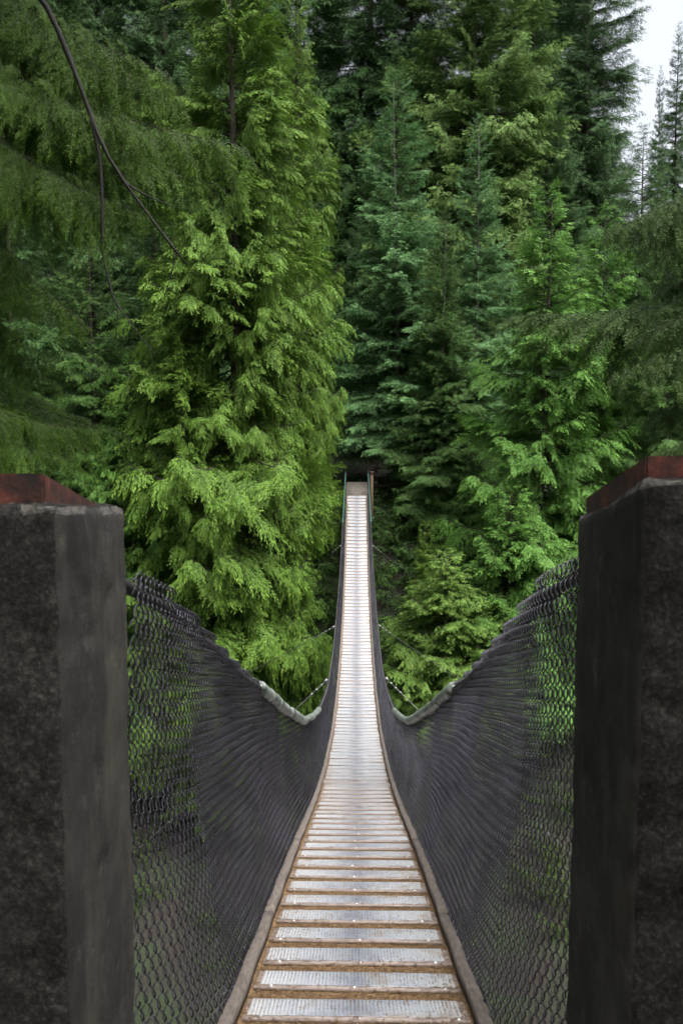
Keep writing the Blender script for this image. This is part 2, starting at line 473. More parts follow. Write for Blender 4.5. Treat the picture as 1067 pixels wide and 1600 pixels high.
prism('saddle_cover', [(2.235, -0.13), (2.235, -0.037), (2.80, -0.185), (2.80, -0.27)], 0.768, 1.95, M['rust'], pr)
prism('saddle_block', [(2.42, -0.19), (2.42, -0.012), (2.75, -0.07), (2.75, -0.24)], 1.0, 1.9, M['rust'], pr)

# ------------------------------------------------------------------ the bridge
BR = root('suspension_bridge', (0, 3.0, float(deck(3.0)) - 0.15))
tag(BR, 'long narrow suspension footbridge with metal treads and black mesh sides', 'bridge')

ys_f = np.linspace(2.0, 46.2, 4000)
arc = np.concatenate([[0], np.cumsum(np.hypot(np.diff(ys_f), np.diff(deck(ys_f))))])
STEP = 0.392
stations = np.interp(np.arange(0.45, arc[-1] - 0.2, STEP), arc, ys_f)

plank_mesh = MB().box((-0.56, -0.193, -0.05), (0.56, 0.193, 0.0), bev=0.004).mesh('deck_plank', [M['litterbed'], M['wood_red']])
def cleat_mesh(seed):
    rg = np.random.default_rng(seed)
    return MB().box((-0.5, -0.12, 0.0005), (0.5, 0.12, 0.018), bev=0.005).mesh('cleat', [M['wood_red']])
cleat_me = cleat_mesh(1)
cleat_wide = MB().box((-0.5, -0.148, 0.0005), (0.5, 0.148, 0.016), bev=0.004).mesh('cleat', [M['wood_red']])
def plate(studs):
    mb = MB().box((-0.475, -0.092, 0.0185), (0.475, 0.117, 0.0215), bev=0.0015) if studs else MB().box((-0.49, -0.14, 0.0165), (0.49, 0.146, 0.0195), bev=0.0015)
    if studs:
        xs = np.arange(-0.464, 0.466, 0.0175); yk = np.arange(-0.082, 0.110, 0.016)
        for k, yy in enumerate(yk):
            for x in xs + (0.0 if k % 2 == 0 else 0.0):
                s = 0.0058
                V = [(x - s, yy - s, 0.0214), (x + s, yy - s, 0.0214), (x + s, yy + s, 0.0214), (x - s, yy + s, 0.0214), (x, yy, 0.0275)]
                mb.add(V, [(0, 1, 4), (1, 2, 4), (2, 3, 4), (3, 0, 4)])
    return mb.mesh('tread_plate', [M['tread']])
plate_near, plate_far = plate(True), plate(False)
sV = []
a8 = np.arange(8) * math.pi / 4
sm = MB().add(np.vstack([np.stack([0.008 * np.cos(a8), 0.008 * np.sin(a8), np.zeros(8)], 1), np.stack([0.006 * np.cos(a8), 0.006 * np.sin(a8), np.full(8, 0.004)], 1), [(0, 0, 0.005)]]),
              [(k, (k + 1) % 8, 8 + (k + 1) % 8, 8 + k) for k in range(8)], [(8 + k, 8 + (k + 1) % 8, 16) for k in range(8)])
screw_me = sm.mesh('screw', [M['screw']])

for k, yc in enumerate(stations):
    a = math.atan(float(slope(yc)))
    p = link('deck_plank', plank_mesh, BR, (0, yc, float(deck(yc)) - 0.036), (a, 0, random.uniform(-0.003, 0.003)))
    c = link('cleat', cleat_me if yc < 12 else cleat_wide, BR, (random.uniform(-0.008, 0.008), yc, float(deck(yc)) - 0.036), (a + random.uniform(-0.012, 0.012), random.uniform(-0.006, 0.006), random.uniform(-0.012, 0.012)))
    link('tread_plate', plate_near if yc < 12 else plate_far, c, (random.uniform(-0.012, 0.012), 0, 0), (0, 0, random.uniform(-0.006, 0.006)))
    if yc < 8.5:
        for sx in (-0.42, 0.0, 0.42):
            link('screw', screw_me, c, (sx + random.uniform(-0.03, 0.03), -0.105 + random.uniform(-0.005, 0.005), 0.018))

# curbs: boards end to end along both edges
def sweep_rect(ya, yb, xc, hw, lo, hi, mat, name, parent, n=14, jit=0.0):
    ys_ = np.linspace(ya, yb, n)
    V = []
    for y in ys_:
        z = float(deck(y)); s = float(slope(y)); L = math.hypot(1, s)
        ny_, nz_ = -s / L, 1 / L
        jx = jit * math.sin(y * 7.3 + xc)
        for dx, dz in ((-hw, lo), (hw, lo), (hw, hi - 0.008), (hw - 0.008, hi), (-hw + 0.008, hi), (-hw, hi - 0.008)):
            V.append((xc + dx + jx, y + ny_ * dz, z + nz_ * dz))
    Fs = []
    for q in range(n - 1):
        for e in range(6):
            e2 = (e + 1) % 6
            Fs.append((q * 6 + e, q * 6 + e2, q * 6 + 6 + e2, q * 6 + 6 + e))
    mb = MB().add(V, Fs)
    mb.F[6] = [np.array([(5, 4, 3, 2, 1, 0), tuple((n - 1) * 6 + e for e in range(6))])]; mb.m[6] = [np.zeros(2, int)]
    return link(name, mb.mesh(name, [mat]), parent)
edges_y = np.arange(2.55, 46.0, 2.44)
for sx in (-1, 1):
    for q in range(len(edges_y)):
        ya = edges_y[q] + 0.004; yb = min(edges_y[q] + 2.436, 45.95)
        if yb - ya < 0.3: continue
        sweep_rect(ya, yb, sx * 0.548, 0.031, -0.03, 0.026 + 0.004 * (q % 2), M['wood_grey'], 'curb', BR, jit=0.003)
    sweep_rect(2.5, 46.0, sx * 0.50, 0.05, -0.30, -0.093, M['wood_dark'], 'stringer', BR, n=90)

# rails: the two main cables with their sleeves, on cable clamps
def rail_pt(y, sx):
    y = np.asarray(y, float)
    return np.stack([sx * rail_x(y), y, deck(y) + rail_h(y) + {-1: 0.05, 1: 0.13}[sx] * np.interp(y, [2.6, 3.4, 5.5], [1, 0.8, 0])], -1)
for sx in (-1, 1):
    yy = np.linspace(2.76, 46.3, 260)
    link('main_cable', MB().tube(rail_pt(yy, sx), 0.014, 8).mesh('main_cable', [M['cable']], True), BR)
    ysl = np.linspace(2.76, 6.25, 40)
    link('cable_sleeve', MB().tube(rail_pt(ysl, sx), 0.024 + 0.002 * np.sin(ysl * 60), 12).mesh('cable_sleeve', [M['sleeve_black']], True), BR)['label'] = 'black ribbed cable sleeve'
    y = 6.27
    q = 0
    while y < 14.2:
        ln = random.uniform(0.42, 0.95)
        yb = min(y + ln, 14.3)
        ysl = np.linspace(y, yb - 0.02, 10)
        P = rail_pt(ysl, sx)
        P[:, 2] += random.uniform(-0.005, 0.004)
        rr = (0.058 if y < 10 else 0.046) + random.uniform(-0.004, 0.004) + 0.004 * np.linspace(-1, 1, 10) ** 8
        link('cable_sleeve', MB().tube(P, rr, 12).mesh('cable_sleeve', [M['sleeve_pale']], True), BR)['label'] = 'pale grey plastic cable sleeve'
        y = yb; q += 1
    ysl = np.linspace(40.5, 46.0, 20)
    link('cable_sleeve', MB().tube(rail_pt(ysl, sx), 0.035, 10).mesh('cable_sleeve', [M['green_hose']], True), BR)['label'] = 'dark green cable sleeve at the far end'

# chain link: every wire is a flattened coil running along the bridge, hooked into the coil above and below
RAISE = {-1: 0.05, 1: 0.13}
def rail_hs(y, sx): return rail_h(y) + RAISE[sx] * np.interp(y, [2.6, 3.4, 5.5], [1, 0.8, 0])
def chain_link(sx):
    mb = MB()
    def surf(y):
        B = np.stack([sx * np.interp(y, [2.6, 2.9, 3.2, 3.6], [0.80, 0.775, 0.66, 0.578]), y, deck(y) - 0.035], -1)
        T_ = np.stack([sx * (rail_x(y) - np.interp(y, [2.9, 3.3, 6], [0.06, 0.045, 0.0])), y, deck(y) + rail_hs(y, sx)], -1)
        up = T_ - B; Ln = np.linalg.norm(up, axis=1); up /= Ln[:, None]
        s_ = slope(y); e1 = np.stack([np.zeros_like(y), np.ones_like(y), s_], -1) / np.hypot(1, s_)[:, None]
        nn = nrm(np.cross(up, e1)) * 1.0
        return B, up, Ln, e1, nn
    yg = np.linspace(2.87, 45.9, 5000)
    ag = np.concatenate([[0], np.cumsum(np.hypot(np.diff(yg), np.diff(deck(yg))))])
    Lg = surf(yg)[2]
    for ya, yb, p, ppt, sides, rad, D in ((2.875, 7.5, 0.056, 8, 4, 0.0034, 0.0125), (7.5, 17, 0.056, 6, 3, 0.0022, 0.006), (17, 45.9, 0.095, 4, 3, 0.0042, 0.008)):
        rmax = int((Lg[(yg >= ya) & (yg <= yb)].max() + 0.05) / p)
        a0, a1 = np.interp([ya, yb], yg, ag)
        for r in range(rmax + 1):
            u0 = (r + 0.45) * p
            n = int((a1 - a0) / p * ppt)
            arc_ = a0 + np.arange(n) / ppt * p
            y = np.interp(arc_, ag, yg)
            B, up, Ln, e1, nn = surf(y)
            ok = u0 < Ln + (0.045 if ya < 7 else 0.01)
            if ok.sum() < 4: continue
            ph = np.arange(n) / ppt * 2 * math.pi + math.pi * (r % 2)
            tri = np.arcsin(np.sin(ph) * 0.97) / math.asin(0.97)
            uu = np.full(n, u0)
            uu += 0.010 * np.sin(y * 1.6 + r * 0.25) + 0.003 * np.sin(y * 5.3 + r)
            edge = np.clip(uu / 0.25, 0, 1) * np.clip((Ln - uu) / 0.2, 0, 1)
            wob = (0.014 * np.sin(uu * 5 + y * 1.3) * np.sin(y * 1.7 + sx) + 0.006 * np.sin(uu * 3.1 - y * 2.9)) * edge
            bulge = sx * np.sign(nn[:, 0]) * 0.05 * np.sin(np.clip(uu / Ln, 0, 1) * math.pi)
            P = B + (uu + 0.54 * p * tri)[:, None] * up + (D * np.cos(ph) + wob + bulge)[:, None] * nn + (0.004 * np.sin(r * 7.1 + y * 3))[:, None] * e1
            # runs of the wire that lie under the cable
            k0 = 0
            idx = np.flatnonzero(ok)
            for run in np.split(idx, np.flatnonzero(np.diff(idx) > 1) + 1):
                if len(run) < 4: continue
                Q = P[run]; N_ = nn[run]
                Tn = nrm(np.gradient(Q, axis=0)); Aa = nrm(np.cross(Tn, N_)); Bb = np.cross(Aa, Tn)
                m_ = len(Q); a = np.arange(sides) * 2 * math.pi / sides
                V = (Q[:, None] + rad * (np.cos(a)[None, :, None] * Aa[:, None] + np.sin(a)[None, :, None] * Bb[:, None])).reshape(-1, 3)
                i = np.arange(m_ - 1)[:, None] * sides; j = np.arange(sides)[None]; j2 = (j + 1) % sides
                mb.add(V, np.stack([i + j, i + j2, i + sides + j2, i + sides + j], -1).reshape(-1, 4))
    o = link('chain_link_mesh', mb.mesh('chain_link_mesh', [M['black_pvc']], True), BR)
    o['kind'] = 'stuff'
    # rings that hang the mesh on the curb and lace it to the cable
    rb = MB()
    a = np.linspace(0, 2 * math.pi, 9)
    y = 3.0
    while y < 20:
        z = float(deck(y))
        P = np.stack([np.full(9, sx * 0.585) + 0.012 * np.cos(a + 0.4), y + 0.018 * np.cos(a), z + 0.035 + 0.022 * np.sin(a)], 1)
        rb.tube(P, 0.0032, 4, caps=False)
        c = rail_pt(y, sx)
        P = np.stack([c[0] + 0.045 * np.cos(a), np.full(9, y), c[2] - 0.012 + 0.055 * np.sin(a)], 1)
        rb.tube(P, 0.0028, 4, caps=False)
        y += random.uniform(0.12, 0.3)
    o = link('lacing_rings', rb.mesh('lacing_rings', [M['black_pvc']], True), BR)
    o['kind'] = 'stuff'
chain_link(-1)
chain_link(1)

# guy wires out to the canyon sides, with clamps
def guy(y, sx, end, nclamp=4):
    p0 = rail_pt(y, sx); p1 = np.array(end, float)
    t = np.linspace(0, 1, 24)[:, None]
    P = p0 + (p1 - p0) * t; P[:, 2] -= 0.8 * (t * (1 - t))[:, 0]
    g = link('guy_wire', MB().tube(P, 0.009, 5).mesh('guy_wire', [M['cable']], True), BR)
    d = nrm(P[1] - P[0])
    for q in range(nclamp):
        c = p0 + d * (0.10 + 0.16 * q)
        s_ = 0.035 if q else 0.055
        mb = MB().tube([c - d * s_, c - d * s_ * 0.5, c + d * s_ * 0.5, c + d * s_], [s_ * 0.45, s_ * 0.75, s_ * 0.75, s_ * 0.45], 6)
        o = link('clamp', mb.mesh('clamp', [M['galv']]), BR)
        o.parent = g; o.matrix_parent_inverse = Matrix.Identity(4)
for y, sx, e in ((20.0, -1, (-9, 16, -12)), (20.3, 1, (10, 15, -13)), (27.2, -1, (-11, 31, -12)), (27.4, 1, (10, 33, -13)), (38.0, 1, (6.5, 41.5, -9)), (38.0, -1, (-7, 41.5, -9.5))):
    guy(y, sx, e)

# needle litter lying in the gaps between the cleats
def litter():
    n = 90000
    ks = RNG.integers(0, 34, n)
    yc = stations[ks]
    gap = RNG.random(n) < 0.9
    dy = np.where(gap, 0.105 + RNG.random(n) * 0.17, RNG.uniform(-0.12, 0.12, n))
    x = RNG.uniform(-0.5, 0.5, n)
    edge = (~gap) & (RNG.random(n) < 0.7)
    x = np.where(edge, np.sign(x) * (0.5 - np.abs(RNG.normal(0, 0.05, n))), x)
    y = yc + dy / np.hypot(1, slope(yc))
    # a drift of needles lies over the treads where the deck bends down
    drift = (RNG.random(n) < 0.45)
    ks = np.where(drift, RNG.integers(0, 28, n), ks); yc = stations[ks]
    dy = np.where(drift, RNG.uniform(-0.12, 0.27, n), dy); gap = np.where(drift, dy > 0.122, gap)
    y = yc + dy / np.hypot(1, slope(yc))
    hz = np.where(gap, np.abs(RNG.normal(0, 0.009, n)) - 0.034, -0.0135 + np.abs(RNG.normal(0, 0.001, n)))
    z = deck(y) + hz
    P = np.stack([x, y, z], 1)
    ang = RNG.random(n) * 2 * math.pi
    s = slope(y)
    L = RNG.uniform(0.008, 0.022, n); W = RNG.uniform(0.0008, 0.0025, n)
    D = np.stack([np.cos(ang), np.sin(ang), np.sin(ang) * s + RNG.normal(0, 0.15, n)], 1) * L[:, None]
    Wv = np.stack([-np.sin(ang), np.cos(ang), np.cos(ang) * s], 1) * W[:, None]
    V = np.stack([P - D - Wv * 0.4, P + Wv, P + D, P - Wv], 1).reshape(-1, 3)
    Fq = np.arange(4 * n).reshape(-1, 4)
    rnd = np.repeat(RNG.random(n), 4); tip = np.repeat((RNG.random(n) < 0.25) * RNG.random(n), 4)
    o = link('needle_litter', make_mesh('needle_litter', V, Fq, [M['litter']], attrs={'rnd': rnd, 'tip': tip}), BR)
    o['kind'] = 'stuff'
litter()

# ------------------------------------------------------------------ far landing
mb = MB()
V = [(-0.62, 45.97, -3.06), (0.62, 45.97, -3.06), (0.62, 48.2, -2.33), (-0.62, 48.2, -2.33)]
V += [(x, y, -7) for x, y, z in V]
mb.add(V, [(0, 1, 2, 3), (0, 4, 5, 1), (1, 5, 6, 2), (2, 6, 7, 3), (3, 7, 4, 0)])
tag(link('far_landing', mb.mesh('far_landing', [M['slab']])), 'sloping concrete landing at the far end of the bridge', kind='structure')
def post(x, y, z0, z1, label):
    r = root('timber_post', (x, y, z0))
    link('post', MB().box((x - 0.085, y - 0.085, z0), (x + 0.085, y + 0.085, z1), bev=0.015).mesh('post', [M['wood_post']]), r)
    link('cap', MB().box((x - 0.12, y - 0.12, z1 + 0.002), (x + 0.12, y + 0.12, z1 + 0.10), bev=0.03).mesh('cap', [M['wood_dark']]), r)
    tag(r, label, 'post')
post(0.82, 46.2, -6.2, -1.75, 'brown timber post at the right of the far landing')
fr = root('timber_fence', (0.4, 49.0, -3.6))
tag(fr, 'dark timber rail fence behind the far landing', 'fence')
for x in (1.15, 2.6):
    link('post', MB().box((x - 0.07, 48.95, -5.0), (x + 0.07, 49.09, -1.45), bev=0.01).mesh('post', [M['wood_dark']]), fr)
for z in (-1.55, -2.05, -2.6):
    link('rail', MB().box((0.95, 48.86, z - 0.06), (2.8, 48.945, z + 0.06), bev=0.01).mesh('rail', [M['wood_dark']]), fr)

# ------------------------------------------------------------------ trees
def leaves(base, dirn, length, width, side, rnd, tip, drop=0.0):
    """kite-shaped leaf sprays: 4 vertices, one quad each"""
    n = len(base)
    d = nrm(dirn) * length[:, None]
    wv = nrm(side) * width[:, None]
    mid = base + d * 0.42
    tipp = base + d
    tipp[:, 2] -= drop * length
    V = np.stack([base, mid + wv, tipp, mid - wv], 1).reshape(-1, 3)
    tv = np.stack([tip * 0.35, tip * 0.7, tip, tip * 0.7], 1).ravel()
    return V, np.repeat(rnd, 4), tv

SP = {
    # branchlet gap, branchlet length over bough length, angle, droop; twig gap, length, angle; leaf gap, length, half width, angle; bough sag and lift; spread
    'cedar': dict(gap=0.19, ratio=0.32, ang=50, droop=0.66, tgap=0.075, tl=0.33, tang=42, lgap=0.036, ll=0.125, lw=0.017, lang=32, sag=0.20, lift=0.18, zr=0.20, flat=0.18, hang=0.35),
    'fir': dict(gap=0.19, ratio=0.27, ang=48, droop=0.24, tgap=0.07, tl=0.27, tang=46, lgap=0.030, ll=0.125, lw=0.011, lang=34, sag=0.05, lift=0.15, zr=0.14, flat=0.42, hang=0.16),
    'near': dict(gap=0.055, ratio=0.25, ang=54, droop=0.80, tgap=0.022, tl=0.11, tang=50, lgap=0.0055, ll=0.024, lw=0.0034, lang=58, sag=0.10, lift=0.0, zr=0.20, flat=0.22, hang=0.5),
    'hemlock': dict(gap=0.18, ratio=0.33, ang=55, droop=0.50, tgap=0.07, tl=0.25, tang=50, lgap=0.032, ll=0.10, lw=0.011, lang=42, sag=0.24, lift=0.0, zr=0.18, flat=0.35, hang=0.35),
}
def bough(L, kind, rg):
    """one bough along +x: axis > branchlets > twigs > leaves"""
    p = SP[kind]
    nb = max(6, int(L * 0.92 / p['gap']) * 2)
    s = np.sort(rg.uniform(0.05, 1.0, nb))
    ph = rg.uniform(0, 6)
    def axis(s): return np.stack([L * s, L * 0.05 * np.sin(s * 4 + ph), L * (-p['sag'] * np.sin(s * math.pi * 0.62) + p['lift'] * s ** 3)], -1)
    B = axis(s)
    sd_ = np.where(np.arange(nb) % 2 == 0, 1, -1)
    bl = L * p['ratio'] * (0.25 + np.sin(np.clip(s * 1.12, 0, 1) * math.pi * 0.86 + 0.22)) * rg.uniform(0.55, 1.25, nb)
    bl = np.clip(bl, 0.10 if kind.startswith('near') else 0.24, 1.25)
    ang = np.radians(p['ang'] * (1 - 0.6 * s ** 3) + rg.normal(0, 9, nb))
    D = np.stack([np.cos(ang), sd_ * np.sin(ang), rg.normal(0.0, p['zr'], nb)], 1)
    # twigs
    cnt = np.maximum(4, (bl / p['tgap']).astype(int))
    bi = np.repeat(np.arange(nb), cnt); n = len(bi)
    od = np.concatenate([np.arange(c) for c in cnt])
    t = (od + rg.uniform(0.2, 1.0, n)) / cnt[bi]
    l = bl[bi]
    pos = B[bi] + D[bi] * (l * t)[:, None]; pos[:, 2] -= p['droop'] * l * t ** 1.6
    tang = D[bi].copy(); tang[:, 2] -= p['droop'] * 1.6 * t ** 0.6; tang = nrm(tang)
    hor = nrm(np.cross(tang, np.array([0, 0, 1.0])) + rg.normal(0, p['flat'], (n, 3)))
    ls = np.where(od % 2 == 0, 1, -1)
    la = np.radians(p['tang'] * (1 - 0.55 * t ** 2) + rg.normal(0, 8, n))
    td = tang * np.cos(la)[:, None] + hor * (ls * np.sin(la))[:, None]; td[:, 2] -= p['hang'] * 0.5; td = nrm(td)
    tl = p['tl'] * rg.uniform(0.7, 1.25, n) * (1.2 - 0.65 * t) * np.clip(l / 0.6, 0.55, 1.3)
    # leaves
    c2 = np.maximum(3, (tl / p['lgap']).astype(int))
    ti = np.repeat(np.arange(n), c2); q = len(ti)
    o2 = np.concatenate([np.arange(c) for c in c2])
    u = (o2 + rg.uniform(0.3, 1.0, q)) / c2[ti]
    lp = pos[ti] + td[ti] * (tl[ti] * u)[:, None]; lp[:, 2] -= p['hang'] * tl[ti] * u ** 2
    tt = td[ti].copy(); tt[:, 2] -= p['hang'] * 1.4 * u; tt = nrm(tt)
    h2 = nrm(np.cross(tt, np.cross(hor[ti], tang[ti])) + rg.normal(0, p['flat'], (q, 3)))
    s2 = np.where(o2 % 2 == 0, 1, -1)
    a2 = np.radians(p['lang'] * (1 - 0.5 * u ** 2) + rg.normal(0, 7, q))
    ld = tt * np.cos(a2)[:, None] + h2 * (s2 * np.sin(a2))[:, None]
    ln = p['ll'] * rg.uniform(0.75, 1.25, q) * (1.15 - 0.35 * u)
    side = np.cross(nrm(ld), np.cross(tt, h2)) + rg.normal(0, 0.3, (q, 3))
    rnd = np.clip(0.40 * rg.random(nb)[bi][ti] + 0.35 * rg.random(n)[ti] + 0.25 * rg.random(q), 0, 1)
    tip = np.clip(0.05 + 0.45 * u * rg.random(n)[ti] + 0.35 * (t[ti] ** 2) * rg.random(nb)[bi][ti] + 0.15 * rg.random(q), 0, 1)  # paler twig ends: new growth, with shade contrast painted in as well
    V, r_, t_ = leaves(lp, ld, ln, p['lw'] * rg.uniform(0.8, 1.3, q), side, rnd, tip, 0.1)
    nl = len(V) // 4
    mb = MB().add(V, np.arange(4 * nl).reshape(-1, 4), m=0)
    tw = 0.3 if kind.startswith('near') else 1.0
    mb.tube(axis(np.linspace(0, 0.97, 8)), tw * np.linspace(0.012 + 0.008 * L, 0.004, 8), 5, m=1, caps=False)
    ts = np.linspace(0, 0.95, 4)
    for k in range(nb):
        Q = B[k] + D[k][None] * (bl[k] * ts)[:, None]; Q[:, 2] -= p['droop'] * bl[k] * ts ** 1.6
        mb.tube(Q, [0.007 * tw, 0.006 * tw, 0.004 * tw, 0.002 * tw], 3, m=1, caps=False)
    pad = np.zeros(mb.n - len(V))
    me = mb.mesh('bough_' + kind, [M['leaf_' + kind], M['twig']], attrs={'rnd': np.concatenate([r_, pad]), 'tip': np.concatenate([t_, pad])})
    return bpy.data.objects.new('bough_' + kind, me)          # source only, never linked to the scene

BINS = [0.8, 1.6, 2.6, 3.8]
NVAR = 3
def bough_group(kind):
    """node group that sets the boughs of one species on the points of a crown"""
    rg = np.random.default_rng({'cedar': 21, 'fir': 22, 'hemlock': 23}[kind])
    g = bpy.data.node_groups.new('boughs_' + kind, 'GeometryNodeTree')
    g.interface.new_socket('Geometry', in_out='INPUT', socket_type='NodeSocketGeometry')
    g.interface.new_socket('Geometry', in_out='OUTPUT', socket_type='NodeSocketGeometry')
    N = g.nodes; Lk = g.links
    gi = N.new('NodeGroupInput'); go = N.new('NodeGroupOutput')
    jn = N.new('GeometryNodeJoinGeometry')
    insts = []
    for b in BINS:
        for v in range(NVAR):
            ob = bough(b, kind, rg)
            oi = N.new('GeometryNodeObjectInfo'); oi.inputs['Object'].default_value = ob
            ti = N.new('GeometryNodeGeometryToInstance')
            Lk.new(oi.outputs['Geometry'], ti.inputs[0])
            insts.append(ti)
    for ti in reversed(insts): Lk.new(ti.outputs[0], jn.inputs[0])
    ip = N.new('GeometryNodeInstanceOnPoints')
    ip.inputs['Pick Instance'].default_value = True
    def attr(nm, ty):
        a = N.new('GeometryNodeInputNamedAttribute'); a.data_type = ty; a.inputs['Name'].default_value = nm
        return a.outputs['Attribute']
    Lk.new(gi.outputs[0], ip.inputs['Points']); Lk.new(jn.outputs[0], ip.inputs['Instance'])
    Lk.new(attr('pick', 'INT'), ip.inputs['Instance Index'])
    e2r = N.new('FunctionNodeEulerToRotation'); Lk.new(attr('rot', 'FLOAT_VECTOR'), e2r.inputs[0])
    Lk.new(e2r.outputs[0], ip.inputs['Rotation'])
    Lk.new(attr('scl', 'FLOAT'), ip.inputs['Scale'])
    Lk.new(ip.outputs[0], go.inputs[0])
    return g

TIPS = {}
def crown_points(name, H, Rm, nb, seed, z0=0.06, prof=0.75, e_lo=-18, e_hi=45, ragged=0.3, whorl=0.0):
    """points on the trunk line carrying one bough each: long below and short on top"""
    rg = np.random.default_rng(seed)
    u = (np.arange(nb) + rg.random(nb)) / nb
    t = z0 + (1 - z0) * (1 - (1 - u) ** 0.92)
    if whorl:                                   # firs carry their boughs in storeys
        st = whorl / H
        t = np.where(t < 0.93, np.round(t / st) * st + rg.normal(0, 0.16 * st, nb), t)
    t = np.clip(t, z0, 0.992)
    rad = Rm * np.clip((1 - t) / (1 - z0), 0, 1) ** prof
    clump = rg.uniform(0, 6, 4)
    P = np.zeros((nb, 3)); rot = np.zeros((nb, 3)); scl = np.zeros(nb); pick = np.zeros(nb, int)
    for k in range(nb):
        az = k * 2.39996 + rg.normal(0, 0.35)
        lump = 1 + 0.17 * math.sin(az * 2 + clump[0] + t[k] * 9) + 0.14 * math.sin(az * 3 - t[k] * 17 + clump[1]) + 0.13 * math.sin(t[k] * 34 + clump[2])
        L = max(0.45, rad[k] * lump * rg.uniform(1 - ragged, 1 + ragged * 0.45) + 0.3)
        b = min(range(len(BINS)), key=lambda q: abs(math.log(BINS[q] / L)))
        pick[k] = b * NVAR + rg.integers(0, NVAR)
        scl[k] = L / BINS[b]
        el = math.radians(e_lo + (e_hi - e_lo) * max(0, (t[k] - z0)) ** 1.1 + rg.normal(0, 7))
        rot[k] = (rg.normal(0, 0.4), -el, az)
        P[k, 2] = t[k] * H
    me = bpy.data.meshes.new(name)
    me.vertices.add(nb); me.vertices.foreach_set('co', P.astype(np.float32).ravel())
    me.attributes.new('rot', 'FLOAT_VECTOR', 'POINT').data.foreach_set('vector', rot.astype(np.float32).ravel())
    me.attributes.new('scl', 'FLOAT', 'POINT').data.foreach_set('value', scl.astype(np.float32))
    me.attributes.new('pick', 'INT', 'POINT').data.foreach_set('value', pick.astype(np.int32))
    L_ = scl * np.array(BINS)[pick // NVAR]
    TIPS[me.name] = np.stack([L_ * np.cos(rot[:, 1]) * np.cos(rot[:, 2]), L_ * np.cos(rot[:, 1]) * np.sin(rot[:, 2]), P[:, 2] - L_ * np.sin(rot[:, 1]) - 0.1 * L_], 1)
    return me

def trunk_mesh(H, r0, seed, mat):
    rg = np.random.default_rng(seed)
    n = 16
    t = np.linspace(0, 1, n)
    P = np.stack([0.006 * H * np.sin(t * 5 + seed) * t, 0.006 * H * np.cos(t * 4 + seed) * t, H * t], 1)
    P -= P[0] * np.array([1, 1, 0])
    r = r0 * (1 - t) ** 0.85 + 0.012 + r0 * 0.5 * np.exp(-t * 22)
    return MB().tube(P, r, 9).mesh('trunk', [mat], True)

GRP = {k: bough_group(k) for k in ('cedar', 'fir', 'hemlock')}
CR = {
    'cedarA': dict(g='cedar', me=crown_points('crown', 34, 4.6, 330, 1, z0=0.05, prof=0.62, e_lo=-14, e_hi=52, ragged=0.45), H=34, r=0.30),
    'cedarB': dict(g='cedar', me=crown_points('crown', 24, 3.6, 260, 2, z0=0.04, prof=0.62, e_lo=-12, e_hi=48, ragged=0.45), H=24, r=0.20),
    'cedarC': dict(g='cedar', me=crown_points('crown', 12, 2.6, 230, 3, z0=0.04, prof=0.6, e_lo=-8, e_hi=40, ragged=0.45), H=12, r=0.08),
    'firA': dict(g='fir', me=crown_points('crown', 28, 3.9, 360, 4, z0=0.12, prof=0.8, e_lo=-24, e_hi=48, whorl=0.75), H=28, r=0.20),
    'firB': dict(g='fir', me=crown_points('crown', 42, 6.2, 420, 5, z0=0.16, prof=0.7, e_lo=-20, e_hi=50, whorl=1.0), H=42, r=0.40),
    'firC': dict(g='fir', me=crown_points('crown', 40, 5.0, 420, 6, z0=0.10, prof=0.75, e_lo=-26, e_hi=40, whorl=0.95), H=40, r=0.36),
    'hemA': dict(g='hemlock', me=crown_points('crown', 26, 4.4, 300, 7, z0=0.04, prof=0.7, e_lo=-8, e_hi=35), H=26, r=0.20),
    'hemB': dict(g='hemlock', me=crown_points('crown', 14, 3.4, 170, 8, z0=0.03, prof=0.6, e_lo=-5, e_hi=30), H=14, r=0.11),
}
for k, c in CR.items():
    c['tr'] = trunk_mesh(c['H'] * 0.97, c['r'], len(k) + ord(k[-1]), M['greybark'] if k in ('firA',) else M['bark'])
